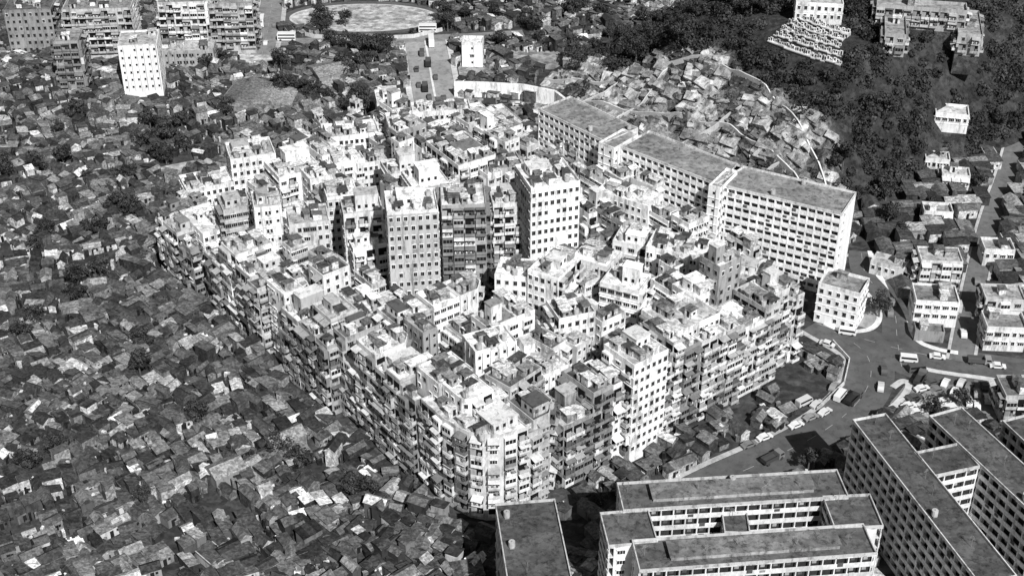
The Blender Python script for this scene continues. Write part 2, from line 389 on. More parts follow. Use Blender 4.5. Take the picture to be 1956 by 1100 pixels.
# ---------------------------------------------------------------- slab style housing
def block(P,Q,w,h,ns,tone,rtone,label,parts=3.3,group='long housing blocks',grid=True,name='housing_block',sides=(-1,1),raised=True,dark=.02,endw=True,pt=.45,par=1.15):
    P=Vector(P);Q=Vector(Q);e=Q-P;L=e.length;ang=math.atan2(e.y,e.x);c=(P+Q)/2
    rt=root(name,label,'building',(c.x,c.y,0),ang,group)
    occ.append((c.x,c.y,L+3,w+6,ang)); reg(rect(L,w+2),h,T(c.x,c.y,0,ang))
    m=MB(); m.box(-L/2,L/2,-w/2,w/2,-.3,h,tone); obj('wall',m.mesh('wall',M_clean),rt)
    sh=h/ns
    for s in sides:
        for k in range(ns):
            z=k*sh; b=MB()
            def bx(x0,x1,ya,yb,z0,z1,t):
                y0,y1=sorted((s*ya,s*yb)); b.box(x0,x1,y0,y1,z0,z1,t)
            bx(-L/2+.2,L/2-.2,w/2-.05,w/2+.03,z+.15,z+sh-.15,dark)
            bx(-L/2,L/2,w/2-.04,w/2+1.15,z-.1,z+.08,tone*.9)
            bx(-L/2,L/2,w/2+1.05,w/2+1.17,z+.08,z+par,tone*R.uniform(.92,1.05))
            n=int(L/parts)
            for q in range(n+1):
                x=-L/2+.1+q*(L-.2)/n
                if grid: bx(x-pt/2,x+pt/2,w/2-.03,w/2+1.22,z+.09,z+sh-.11,tone)
                else: bx(x-.14,x+.14,w/2+.85,w/2+1.04,z+.09,z+sh-.11,tone*.95)
                if q<n:
                    xx=x+parts*.5
                    if R.random()<.5: bx(xx-.5,xx+.4,w/2,w/2+.07,z+.9,z+2.1,R.choice((.1,.2,.4)))
                    if R.random()<.35: bx(xx-.9,xx+.3,w/2+1.2,w/2+1.26,z+.5,z+R.uniform(1.0,1.6),R.choice((.1,.3,.7,.8)))
            obj('balcony',b.mesh('balcony',M_detail),rt)
    r=MB(); yy=w/2+1.25; r.box(-L/2-.15,L/2+.15,-yy,yy,h-.09,h+.2,tone,ctop=rtone); obj('roof',r.mesh('roof',M_roof),rt)
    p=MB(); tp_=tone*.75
    for y in(-yy,yy-.25): p.box(-L/2-.15,L/2+.15,y,y+.25,h+.2,h+.8,tp_)
    for x in(-L/2-.15,L/2-.1): p.box(x,x+.25,-yy+.25,yy-.25,h+.2,h+.8,tp_)
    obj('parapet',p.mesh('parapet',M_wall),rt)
    if raised:
        n=max(1,int(L/26))
        for q in range(n):
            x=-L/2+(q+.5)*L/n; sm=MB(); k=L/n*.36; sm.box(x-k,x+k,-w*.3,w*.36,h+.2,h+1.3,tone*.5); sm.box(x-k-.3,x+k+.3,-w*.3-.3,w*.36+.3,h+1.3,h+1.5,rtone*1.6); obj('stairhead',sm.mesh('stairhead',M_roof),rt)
    for q in range(int(L/6)):
        x=-L/2+3+q*6+R.uniform(-2,2)
        if R.random()<.5: obj('television_aerial',AER,rt,(x,R.uniform(-w/3,w/3),h+.2),R.uniform(0,3))
        elif R.random()<.5: obj('water_tank',TANK,rt,(x,w*.42*R.choice((-1,1)),h+.2),0)
    if endw:
      for sx in(-1,1):
        for k in range(ns):
            CANDS.append((rt,T(c.x,c.y,0,ang),(sx*L/2,-w/4*sx*1.2,k*sh),math.pi/2*sx,'winC',2))
    return rt
hs=27
def slabseg(u0,v0,u1,v1,lab):
    P=G(u0,v0,hs);Q=G(u1,v1,hs);e=(Q-P).normalized();n=Vector((-e.y,e.x))
    block(P+n*7.2,Q+n*7.2,11.6,hs,10,.97,.3,lab,raised=False,sides=(-1,1),dark=.08,parts=2.3,pt=.4,par=1.45)
slabseg(1028,212,1156,275,'end section of long curved white housing slab')
slabseg(1186,284,1368,355,'middle section of long curved white housing slab')
slabseg(1374,357,1607,413,'end section of long white slab with blank gable')
for (u,v,w_) in((1176,270,3),(1376,347,.6)):
    p=G(u,v,hs+.5); 
    building(rect(w_+3,12.2),hs+.5,p+Vector((.9,.6)),math.radians(-41 if u<1200 else -32),.95,.35,'stair tower joining sections of white housing slab',name='stair_tower',bal=0,win=['winD'],clutter=.1,pent=0,ledge=1,wm=M_clean)
# estate blocks
he=23
EG='public housing blocks with gallery balconies'
def eb(u0,v0,u1,v1,w,h=he,t=.8,r=.11,lab='long grey housing block with open gallery balconies',ns=8,raised=True,grid=False,parts=2.6): return block(G(u0,v0,h),G(u1,v1,h),w,h,ns,t,r,lab,grid=grid,group=EG,raised=raised,dark=.04,parts=parts,pt=.25,par=1.2)
eb(1003,962,1055,1240,10.5,lab='long block with dark flat roof and pale parapet',raised=False)
eb(1185,952,1608,926,6.5,r=.14)
eb(1215,1064,1660,1032,6.5,r=.14)
eb(1192,980,1209,1042,8,h=he-.4,lab='short wing linking two housing blocks',raised=False,r=.14)
eb(1616,950,1640,1010,8,h=he-.4,lab='short wing linking two housing blocks',raised=False,r=.14)
eb(1400,965,1408,1020,3,h=he-3,lab='narrow stair link crossing the courtyard',raised=False)
eb(1660,800,1905,1110,6,t=.94,raised=False,grid=True,lab='long pale housing block with gridded balcony front',parts=3)
eb(1805,790,2015,985,6.5,t=.92,raised=False,grid=True,lab='long pale housing block with gridded balcony front',parts=3)
eb(1945,800,2085,930,6.5,t=.8,raised=False,grid=True)
eb(1765,890,1850,872,6,h=he-.4,lab='short wing linking two housing blocks',raised=False)
# podium market left of slab
def lowb(u,v,h,w,d,ang,t,r,label,name='low_building',**k):
    p=G(u,v,h); occ.append((p.x,p.y,w+1,d+1,math.radians(ang))); k.setdefault('bal',0); k.setdefault('clutter',.3); k.setdefault('pent',0)
    return building(rect(w,d),h,p,math.radians(ang),t,r,label,name=name,**k)
pa=G(1015,300,6)-G(905,205,6)
lowb(950,250,6,pa.length+2,9,math.degrees(math.atan2(pa.y,pa.x)),.88,.7,'long low market hall with flat roof',name='market_hall',clutter=.5)
lowb(992,238,5,pa.length-10,3.5,math.degrees(math.atan2(pa.y,pa.x)),.7,.75,'narrow low shed row beside market hall',name='shed_row',clutter=.2)
lowb(1612,541,12,12,9,-28,.95,.3,'small white four storey block beside road bend',clutter=.1,win=['winA'],wm=M_clean)
lowb(903,80,9,8,7,-3,.95,.85,'bright white windowless cube building',win=['winD'],clutter=0,mod=9,wm=M_clean)
# top left towers
lowb(265,75,20,14,14,8,.9,.5,'plain white tower block beside shanties',win=['winD'],clutter=.2,wm=M_clean)
lowb(130,70,20,9,12,5,.35,.3,'grey tower block with stained walls',bal=.6)
lowb(190,5,20,26,16,5,.6,.3,'wide pale apartment building beside street',bal=.5)
lowb(350,-5,22,18,14,3,.7,.3,'apartment building with rows of balconies',bal=1)
lowb(435,0,20,20,12,3,.5,.4,'apartment building with dark balconies along street',bal=1)
lowb(60,5,18,18,18,5,.3,.15,'dark apartment block with stained balconies',bal=.5)
lowb(350,90,7,24,10,4,.4,.55,'low workshop with pale flat roof')
# right side houses
HG='pale low houses along the lane'
for a in((1795,488,9,12,8,-4,.8,.45),(1787,562,8,12,9,-6,.92,.25),(1915,560,7,11,8,-4,.6,.45),(1918,615,7,11,8,-4,.85,.3),(1945,740,8,9,9,0,.5,.2),(1775,628,3,8,4,-8,.3,.2),(1700,500,4,10,6,-30,.7,.5),(1825,330,5,9,6,-10,.85,.6),(1790,400,4.5,9,6,-6,.7,.4),(1905,470,5,9,7,-4,.75,.4),(1790,300,5,8,6,-10,.8,.6)):
    lowb(*a,'pale low house with flat roof and window rows' if a[2]>4.2 else 'small grey shed beside the lane',name='house' if a[2]>4.2 else 'shed',group=HG,bal=.4)
# ---------------------------------------------------------------- hill
S0=Vector((18,447));DD=Vector((.735,-.678));NN=Vector((.678,.735))
def sm(x): x=min(1,max(0,x)); return x*x*(3-2*x)
def hq(x,y): r=Vector((x,y))-S0; return r.dot(NN),r.dot(DD)
def rockness(x,y):
    q,s=hq(x,y); lim=48-max(0,s-60)*.42+noise.noise(Vector((x*.05,y*.05,9)))*12
    return sm((lim-q)/6)
KQ,KS=60,60
def hillz(x,y):
    q,s=hq(x,y)
    f=sm((q-6)/60); env=sm((s+48)/84)*sm((110+max(0,q-55)*.22-s)/34)*sm((280-q)/120)
    z=38*f*env
    if z<=0: return -.6
    g=min(1,z/8)
    n1=noise.noise(Vector((x*.03,y*.03,1)))*5+noise.noise(Vector((x*.1,y*.1,4)))*2.5
    rk=rockness(x,y)
    n2=(noise.noise(Vector((x*.16,y*.16,8)))*2.2+noise.noise(Vector((x*.4,y*.4,2)))*1.4+((z/5.0)%1.0)*2.6-1.5)*rk if rk>0 else 0
    k=sm(1.6-math.hypot((q-KQ)/14,(s-KS)/22))
    return z-.6+g*(n1*(1-k)+n2*(1-k))
hm=MB(); X0,X1,Y0,Y1=-30,300,330,700; NX,NY=270,300
gx=[X0+(X1-X0)*i/NX for i in range(NX+1)]; gy=[Y0+(Y1-Y0)*j/NY for j in range(NY+1)]
for j in range(NY+1):
    for i in range(NX+1): hm.v.append((gx[i],gy[j],hillz(gx[i],gy[j])))
for j in range(NY):
    for i in range(NX):
        a=j*(NX+1)+i
        if max(hm.v[a][2],hm.v[a+1][2],hm.v[a+NX+1][2],hm.v[a+NX+2][2])<-.5: continue
        x,y=gx[i],gy[j]; rk=rockness(x,y)
        pp=sm(noise.noise(Vector((x*.07,y*.07,5)))*1.8+noise.noise(Vector((x*.2,y*.2,6)))+.5)
        hm.f.append((a,a+1,a+NX+2,a+NX+1)); hm.c.append(.05*(1-rk)+rk*(.07+.33*pp))
ho=obj('hill',hm.mesh('hill',M_rock)); ho['kind']='structure'
# angular outcrops half buried in the cut slope
rk_=MB(); n=0
while n<2400:
    x=R.uniform(-20,150);y=R.uniform(350,520)
    if rockness(x,y)<.5: n+=.1; continue
    z=hillz(x,y)
    if z<.4: n+=.1; continue
    n+=1
    pp=noise.noise(Vector((x*.07,y*.07,5)))*1.8+noise.noise(Vector((x*.2,y*.2,6)))+.45
    s=R.choice((.5,.6,.8,1.0,1.3,1.8,2.6))*(1 if pp>.3 else .6)
    c=R.uniform(.25,.6) if pp>.3 else R.uniform(.07,.25)
    m=MB(); m.box(-s*1.3,s*1.3,-s*.8,s*.8,-s*.7,s*.4,c)
    m.v=[(a*R.uniform(.55,1.15),b*R.uniform(.55,1.15),d*R.uniform(.5,1.2)) for a,b,d in m.v]
    m.c=[c*R.uniform(.8,1.15) for _ in m.c]
    base=math.atan2(DD.y,DD.x)
    tilt=-.55
    rk_.add(m,Matrix.Translation((x,y,z-s*.1))@Euler((-tilt+R.uniform(-.2,.2),R.uniform(-.2,.2),base+R.uniform(-.35,.35))).to_matrix().to_4x4())
o=obj('rock_outcrop',rk_.mesh('rock_outcrop',M_rock)); o['kind']='stuff'; o['label']='broken angular rock blocks covering the cut slope'; o['category']='rock'
def drape(name,pts,w,c,mat,dz=.25,kind='structure'):
    m=MB(); P=[]
    for k in range(len(pts)-1):
        a,b=Vector(pts[k]),Vector(pts[k+1]); n=max(1,int((b-a).length/1.2))
        for t in range(n): P.append(a.lerp(b,t/n))
    P.append(Vector(pts[-1])); Z=[max(hillz(p.x,p.y),0)+dz for p in P]
    Z=[sum(Z[max(0,i-3):i+4])/len(Z[max(0,i-3):i+4]) for i in range(len(Z))]
    for k in range(len(P)-1):
        e=(P[k+1]-P[k]).normalized(); n=Vector((-e.y,e.x))*w/2
        a,b=P[k],P[k+1]
        m.poly([(a.x-n.x,a.y-n.y,Z[k]),(b.x-n.x,b.y-n.y,Z[k+1]),(b.x+n.x,b.y+n.y,Z[k+1]),(a.x+n.x,a.y+n.y,Z[k])],c)
        m.poly([(a.x-n.x,a.y-n.y,Z[k]-2),(b.x-n.x,b.y-n.y,Z[k+1]-2),(b.x-n.x,b.y-n.y,Z[k+1]),(a.x-n.x,a.y-n.y,Z[k])],c*.6)
    o=obj(name,m.mesh(name,mat)); o['kind']=kind; return o
def hp(s,q): return tuple(S0+DD*s+NN*q)
for pts in ([hp(-35,30),hp(0,38),hp(28,44),hp(55,40),hp(85,28),hp(104,16)],[hp(-28,20),hp(10,24),hp(50,28),hp(80,22),hp(98,13)],[hp(-20,14),hp(20,15),hp(60,18),hp(90,13)],[hp(30,10),hp(45,26),hp(50,34)],[hp(5,12),hp(12,28),hp(14,42)],[hp(-15,12),hp(-5,28),hp(-2,40)],[hp(66,9),hp(74,24)]):
    drape('drainage_channel',pts,.45,.8,M_paint,1.5)
# ---------------------------------------------------------------- ground, roads
g=MB(); g.poly([(-4000,-1500,0),(4000,-1500,0),(4000,7000,0),(-4000,7000,0)],.055)
go=obj('ground',g.mesh('ground',M_ground)); go['kind']='structure'
ROADS=[]
def smooth(pts):
    P=[Vector(p) for p in pts]
    for _ in range(3):
        Q=[P[0]]
        for i in range(len(P)-1): Q+=[P[i].lerp(P[i+1],.25),P[i].lerp(P[i+1],.75)]
        Q.append(P[-1]); P=Q
    return P
def ribbon(m,P,o0,o1,z,c):
    prev=None
    for k in range(len(P)):
        e=(P[min(k+1,len(P)-1)]-P[max(k-1,0)]).normalized(); n=Vector((-e.y,e.x))
        cur=(P[k]+n*o0,P[k]+n*o1)
        if prev: m.poly([(prev[0].x,prev[0].y,z),(cur[0].x,cur[0].y,z),(cur[1].x,cur[1].y,z),(prev[1].x,prev[1].y,z)],c)
        prev=cur
zr=[.02]
def road(px,w,c=.07,line=True,name='road'):
    P=smooth([G(*p) for p in px]); ROADS.append((P,w)); z=zr[0]; zr[0]+=.006
    m=MB(); ribbon(m,P,-w/2,w/2,z,c); o=obj(name,m.mesh(name,M_road)); o['kind']='structure'
    if line:
        m=MB(); acc=0
        for k in range(len(P)-1):
            a,b=P[k],P[k+1]; L=(b-a).length; e=(b-a)/L; n=Vector((-e.y,e.x))*.08; s=0
            while s<L:
                if ((acc+s)%7)<3.0:
                    t=min(L,s+1.0); p=a+e*s;q=a+e*t; m.poly([(p-n).to_tuple()+(z+.04,),(q-n).to_tuple()+(z+.04,),(q+n).to_tuple()+(z+.04,),(p+n).to_tuple()+(z+.04,)],.4)
                s+=1.0
            acc+=L
        if m.v: o=obj('road_marking',m.mesh('road_marking',M_paint)); o['kind']='structure'
    return P
def pavement(px,o0,o1,c=.35,h=.13):
    P=smooth([G(*p) for p in px]); m=MB(); ribbon(m,P,o0,o1,h,c)
    for o in(o0,o1):
        for k in range(len(P)-1):
            e=(P[k+1]-P[k]).normalized(); n=Vector((-e.y,e.x))*o; a=P[k]+n;b=P[k+1]+n
            m.poly([(a.x,a.y,-.01),(b.x,b.y,-.01),(b.x,b.y,h),(a.x,a.y,h)],c*1.2)
    o=obj('pavement',m.mesh('pavement',M_road)); o['kind']='structure'
main=[(850,240),(835,205),(826,160),(818,110),(812,79)]
road(main,16,.36,line=False); pavement(main,8.1,10.3,.65); pavement(main,-10.3,-8.1,.65); pavement(main,-.4,.4,.8,.16)
road([(380,92),(480,84),(560,80),(700,76),(800,74),(880,72),(1000,64)],7,.25)
v1=[(500,105),(512,60),(520,0),(525,-60)]; road(v1,9,.25); pavement(v1,4.6,6.5,.5); pavement(v1,-6.5,-4.6,.5)
cur=[(1250,985),(1360,925),(1480,873),(1580,822),(1645,765),(1668,715),(1655,670),(1600,637),(1560,615)]
RT=.12
road(cur,12.5,RT); pavement(cur,6.35,7.8,.5); 
rt_=[(1560,618),(1640,645),(1720,668),(1820,688),(1956,708),(2080,722)]
road(rt_,11,RT); 
road([(1722,700),(1712,640),(1712,600),(1685,560),(1650,525),(1645,480)],8,RT)
pavement([(1830,674),(1790,668),(1745,650),(1735,600),(1705,555),(1670,520),(1662,480)],-.8,.8,.85)
pavement([(1655,560),(1680,590),(1680,615),(1660,632),(1610,634),(1575,618)],-.8,.8,.85)
pavement([(1745,700),(1800,712),(1880,722),(1956,735)],-.8,.8,.7)
pavement([(1705,740),(1725,725),(1740,735),(1720,765),(1695,785)],-.9,.9,.6)
lane=[(1835,690),(1858,560),(1890,420),(1925,330),(1945,250)]
road(lane,6,.18,line=False); pavement(lane,3.1,4.0,.55); pavement(lane,-4.0,-3.1,.55)
road([(1690,675),(1735,705),(1790,715),(1860,722)],8,RT,line=False)
road([(870,215),(940,262),(1010,325),(1090,395)],6,.2,line=False)
def flat(name,px,c,mat,z): 
    m=MB(); m.poly([(*G(*p),z) for p in px],c); o=obj(name,m.mesh(name,mat)); o['kind']='structure'; return [tuple(G(*p)) for p in px]
FL=[]
FL.append(flat('car_park',[(1725,800),(1700,770),(1745,715),(1900,728),(1905,800)],.22,M_road,.012))
FL.append(flat('pavement',[(1560,560),(1670,560),(1680,600),(1665,630),(1600,632),(1555,612)],.36,M_road,.014))
FL.append(flat('yard',[(860,185),(1070,198),(1075,225),(900,215)],.35,M_ground,.013))
FL.append(flat('yard',[(445,92),(545,92),(560,125),(450,128)],.5,M_ground,.013))
FL.append(flat('yard',[(300,320),(430,295),(440,310),(310,345)],.35,M_ground,.013))
FL.append(flat('yard',[(960,95),(1110,100),(1090,135),(970,130)],.25,M_ground,.013))
FL.append(flat('yard',[(870,100),(930,100),(940,150),(880,160)],.3,M_ground,.013))
FL.append(flat('yard',[(1655,480),(1740,490),(1740,560),(1690,540)],.3,M_ground,.011))
# sports field
c0=G(695,34)
def ell(a,b): return [(c0.x+a*math.cos(t*math.pi/24),c0.y+b*math.sin(t*math.pi/24)) for t in range(48)]
for nm,a,b,c,z in(('sports_track',34,18,.12,.02),('path',31,15,.6,.03),('playing_field',30,14.2,.45,.04)):
    m=MB(); m.poly([(x,y,z) for x,y in ell(a,b)],c); o=obj(nm,m.mesh(nm,M_ground if nm=='playing_field' else M_road)); o['kind']='structure'
def wallthing(name,label,px,h,t,c,cat='wall'):
    P=[G(*p) for p in px]; m=MB()
    for k in range(len(P)-1):
        e=(P[k+1]-P[k]).normalized(); n=Vector((-e.y,e.x))*t/2
        q=[P[k]-n,P[k+1]-n,P[k+1]+n,P[k]+n]; m.prism([tuple(v) for v in q],-.1,h,c)
    o=obj(name,m.mesh(name,M_wall)); o['label']=label;o['category']=cat
wallthing('retaining_wall','curved white retaining wall beside the yard',[(868,184),(930,186),(1000,190),(1060,202),(1085,222)],6,1,.95)
wallthing('boundary_wall','low pale wall around the sports field',[(548,60),(600,73),(690,78),(790,73),(845,60)],1.6,.3,.6)
wallthing('boundary_wall','low pale wall curving along road',[(1590,655),(1622,690),(1612,735),(1560,785)],1.2,.3,.7)
# buildings on hill / top right
def hillb(u,v,h,w,d,ang,t,r,label,**k):
    zz=0
    for _ in range(30): p=G(u,v,zz+h); zz=zz*.7+.3*max(0,hillz(p.x,p.y))
    k.setdefault('bal',.3); occ.append((p.x,p.y,w+3,d+3,math.radians(ang)))
    return building(rect(w,d),h,p,math.radians(ang),t,r,label,z0=zz,clutter=.1,pent=0,group='buildings on the hillside',**k)
hillb(1565,0,7,16,9,-8,.85,.7,'white institutional building above cemetery terraces')
hillb(1760,12,7,30,7,-12,.45,.4,'long school building on the wooded hill',bal=1)
hillb(1710,50,7,7,18,-12,.45,.4,'school wing with gallery balconies',bal=1)
hillb(1850,45,7,8,22,-12,.45,.4,'school wing with gallery balconies',bal=1)
hillb(1818,212,6,11,8,-12,.9,.7,'pale villa with flat terraces among trees',bal=.5)
# ---------------------------------------------------------------- facade fittings placed where they can be seen
bvh=BVHTree.FromPolygons(BV,BF)
cams=[Vector((0,0,H)),Vector((-25,0,H)),Vector((25,0,H))]
per={}
for rt,M,p,r,kd,tt in CANDS:
    LM=M@T(p[0],p[1],p[2],r); st=LM@Vector((0,-1.3,1.5))
    d0=st-cams[0]; uu=d0.x/(d0.y*CT-d0.z*ST)
    if abs(uu)>.42: continue
    ok=False
    for c in cams:
        d=c-st; L=d.length
        if bvh.ray_cast(st,d/L,L)[0] is None: ok=True;break
    if ok: per.setdefault((rt.name,'window' if kd[0]=='w' else 'balcony'),[]).append((d0.length,rt,p,r,kd,tt))
nwin=0
for (rn,part),L in per.items():
    L.sort(key=lambda x:x[0]); lim=100 if part=='window' else 85
    for d,rt,p,r,kd,tt in L[:lim]:
        obj(part,MODS[(kd,tt)][1],rt,p,r); nwin+=1
    if len(L)>lim:
        m=MB()
        for d,rt,p,r,kd,tt in L[lim:]: m.add(MODS[(kd,tt)][0],T(p[0],p[1],p[2],r))
        o=obj(part,m.mesh(part,M_detail),L[0][1]); o['kind']='stuff'
print('fittings',nwin)
# ---------------------------------------------------------------- shanty houses
def gable_house(w,d,h,rh,wt,rtn,kind):
    wl=MB(); wl.box(-w/2,w/2,-d/2,d/2,-.2,h,wt)
    wl.box(-.45,.45,-d/2-.04,-d/2+.02,0,min(1.9,h-.2),.02)
    wl.box(w/4-.3,w/4+.3,-d/2-.04,-d/2+.02,1.1,min(1.8,h-.1),.02); wl.box(w/2-.02,w/2+.04,-.4,.4,1.1,min(1.8,h-.1),.02)
    rf=MB(); a,b=w/2+.22,d/2+.22
    if kind==0:
        rf.v+=[(-a,-b,h-.1),(a,-b,h-.1),(a,b,h-.1),(-a,b,h-.1),(-a,0,h+rh),(a,0,h+rh)]
        for f,c in(((0,1,5,4),rtn),((2,3,4,5),rtn*.9),((1,2,5),wt),((3,0,4),wt),((3,2,1,0),wt)): rf.f.append(f); rf.c.append(c)
    else:
        k=rh*.5
        rf.v+=[(-a,-b,h-.1),(a,-b,h-.1),(a,b,h+k),(-a,b,h+k),(-a,-b,h+.05),(a,-b,h+.05),(a,b,h+k+.15),(-a,b,h+k+.15)]
        for f in[(0,1,5,4),(1,2,6,5),(2,3,7,6),(3,0,4,7),(3,2,1,0)]: rf.f.append(f); rf.c.append(rtn*.8)
        n=R.choice((1,2,3))
        for q in range(n):
            xa=-a+2*a*q/n; xb=-a+2*a*(q+1)/n; i=len(rf.v)
            rf.v+=[(xa,-b,h+.051),(xb,-b,h+.051),(xb,b,h+k+.151),(xa,b,h+k+.151)]; rf.f.append((i,i+1,i+2,i+3)); rf.c.append(rtn*R.uniform(.6,1.5))
    return wl,rf
seeds=[(R.uniform(-220,220),R.uniform(200,660),R.choice((.65,.65,.5,.3,.9,.1,.6,.8,1.1))) for _ in range(200)]
def near_road(x,y,m=1.5):
    for P,w in ROADS:
        for k in range(0,len(P),1):
            if abs(P[k].x-x)<w/2+m+6 and abs(P[k].y-y)<w/2+m+6:
                a=P[k]; b=P[min(k+1,len(P)-1)]; e=b-a; L=e.length_squared
                t=0 if L==0 else max(0,min(1,(Vector((x,y))-a).dot(e)/L))
                if (a+e*t-Vector((x,y))).length<w/2+m: return True
    return False
def free(x,y,m=2.5):
    a,b=ab((x,y))
    if inpoly(a,b,CITYX): return False
    if hillz(x,y)>-.3: return False
    if ((x-c0.x)/36)**2+((y-c0.y)/20)**2<1: return False
    for o in occ:
        if inrect((x,y),o,m): return False
    for P in FL:
        if inpoly(x,y,P): return False
    if near_road(x,y,m+.5): return False
    return True
def expand(P,d):
    cx=sum(p[0] for p in P)/len(P);cy=sum(p[1] for p in P)/len(P)
    return [(x+d*(1 if x>cx else -1),y+d*(1 if y>cy else -1)) for x,y in P]
CITYX=expand(CITY,2.7)
tp=[]
def tcl(u,v,n,sp,z=0):
    c=G(u,v)
    for _ in range(n): tp.append((c.x+R.gauss(0,sp),c.y+R.gauss(0,sp)*1.3))
for u,v,n,sp in((310,275,9,4),(325,300,4,3),(620,66,6,4),(690,105,5,6),(740,105,3,3),(400,110,7,5),(650,90,4,4),(150,560,5,4),(195,75,4,3),(430,220,3,3),(130,235,3,4),(640,165,6,8),(700,210,4,5),(330,90,4,5),(1000,55,8,12),(1150,50,8,10),(950,75,4,5),(860,40,4,6),(1545,880,2,3),(1400,960,5,5),(1255,985,3,3),(1690,610,2,1.5),(1690,470,5,5),(1730,530,2,3),(1845,340,2,4),(1770,430,2,4),(1680,380,5,6),(1740,650,2,3),(1820,830,3,4),(70,330,4,6),(220,430,3,4),(560,870,2,3),(90,880,2,3),(1110,150,4,5),(545,190,5,6),(590,250,4,4),(480,620,2,3),(1160,960,2,2),(1760,520,2,2),(1420,760,1,3),(50,640,2,3),(300,700,2,4),(700,950,2,3),(230,960,1,2),(400,480,1,1),(60,470,2,3),(240,330,3,4),(380,800,1,2)): tcl(u,v,n,sp)
cand=[]
spc=3.45; ca,sa=math.cos(AN),math.sin(AN)
for i in range(-175,175):
    for j in range(-95,225):
        gx_,gy_=i*spc*1.05,j*spc*.88
        l1=noise.noise(Vector((gx_*.035,gy_*.035,21))); l2=noise.noise(Vector((gx_*.03,gy_*.05,41)))
        if abs(l1)<.035 or abs(l2)<.03: continue
        wob=noise.noise(Vector((gx_*.02,gy_*.02,3)))*9; wo2=noise.noise(Vector((gx_*.03,gy_*.03,13)))*7
        x=gx_*ca-gy_*sa+R.uniform(-.9,.9)+120+wob; y=gx_*sa+gy_*ca+R.uniform(-.9,.9)+150+wo2
        if y<222 or y>625: continue
        zc=y*CT+H*ST; u=978+F*x/zc
        if u<-110 or u>2070: continue
        vv=550-F*(y*ST-H*CT)/zc
        if u>1640 and 200<vv<660 : 
            if (i+j)%2: continue
        if not free(x,y,1.5): continue
        if any((x-tx)**2+(y-ty)**2<7 for tx,ty in tp): continue
        cand.append((x,y,u,vv))
cand.sort(key=lambda c:(0 if (-30<c[2]<1980 and -20<c[3]<1130) else 1, c[1]))
stw=MB()
SG='shanty houses of the squatter settlement'
for n,(x,y,u,vv) in enumerate(cand):
    sd=min(seeds,key=lambda s:(s[0]-x)**2+(s[1]-y)**2)
    ang=sd[2]+R.choice((0,math.pi/2))+R.gauss(0,.14)
    big=R.random()<.06
    w=R.uniform(2.2,5.4)*(1.45 if big else 1);d=R.uniform(2.0,3.5)*(1.4 if big else 1);h=R.uniform(1.6,3.0)+(2.3 if R.random()<.1 else 0)
    if u>1640 and 200<vv<660: ang=R.choice((.1,.1,1.6))+R.uniform(-.05,.05); w=6.2;d=4.4;h=3.2
    q=R.random(); rtn=R.uniform(.035,.09) if q<.42 else R.uniform(.09,.18) if q<.78 else R.uniform(.2,.42) if q<.95 else .75
    if big: rtn=min(rtn,.2)
    kind=0 if R.random()<.55 else 1
    wl,rf=gable_house(w,d,h,R.uniform(.4,1.3),R.choice((.05,.1,.2,.35,.6)),rtn,kind)
    if n<300:
        lab=('small shanty house with '+('dark ' if rtn<.1 else 'grey ' if rtn<.24 else 'bright pale ')+('gabled' if kind==0 else 'lean-to sheet')+' roof among packed huts')
        rt=root('shanty_house',lab,'house',(x,y,0),ang,SG)
        obj('wall',wl.mesh('wall',M_wall),rt); obj('roof',rf.mesh('roof',M_sheet),rt)
    else:
        M=T(x,y,0,ang); stw.add(wl,M); stw.add(rf,M)
print('shanties',len(cand))
o=obj('shanty_settlement',stw.mesh('shanty_settlement',M_sheet)); o['kind']='stuff'; o['label']='mass of small shanty houses with patched roofs'; o['category']='houses'
cl=MB()
for n in range(14000):
    c=R.choice(cand); x=c[0]+R.uniform(-2.6,2.6); y=c[1]+R.uniform(-2.6,2.6)
    if near_road(x,y,.5): continue
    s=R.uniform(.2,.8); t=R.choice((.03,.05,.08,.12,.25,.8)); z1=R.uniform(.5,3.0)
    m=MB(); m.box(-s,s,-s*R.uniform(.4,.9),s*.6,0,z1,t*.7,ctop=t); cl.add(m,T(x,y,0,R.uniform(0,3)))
o=obj('alley_clutter',cl.mesh('alley_clutter',M_sheet)); o['kind']='stuff'; o['label']='crates, lean-tos and scrap filling the alleys'; o['category']='clutter'
for u,v,w,d,ang,t in((468,178,22,14,80,.2),(520,185,12,16,85,.35),(635,128,16,12,30,.3),(1120,110,16,9,-20,.4),(430,890,8,6,37,.3),(545,830,9,5,37,.3)):
    p=G(u,v,4); wl,rf=gable_house(w,d,3.4,1.6,.3,t,0)
    rt=root('workshop_shed','large shed with long pitched sheet roof','shed',(p.x,p.y,0),math.radians(ang),'larger sheds among the huts')
    obj('wall',wl.mesh('wall',M_wall),rt,(0,0,.4)); obj('roof',rf.mesh('roof',M_sheet),rt,(0,0,.4))
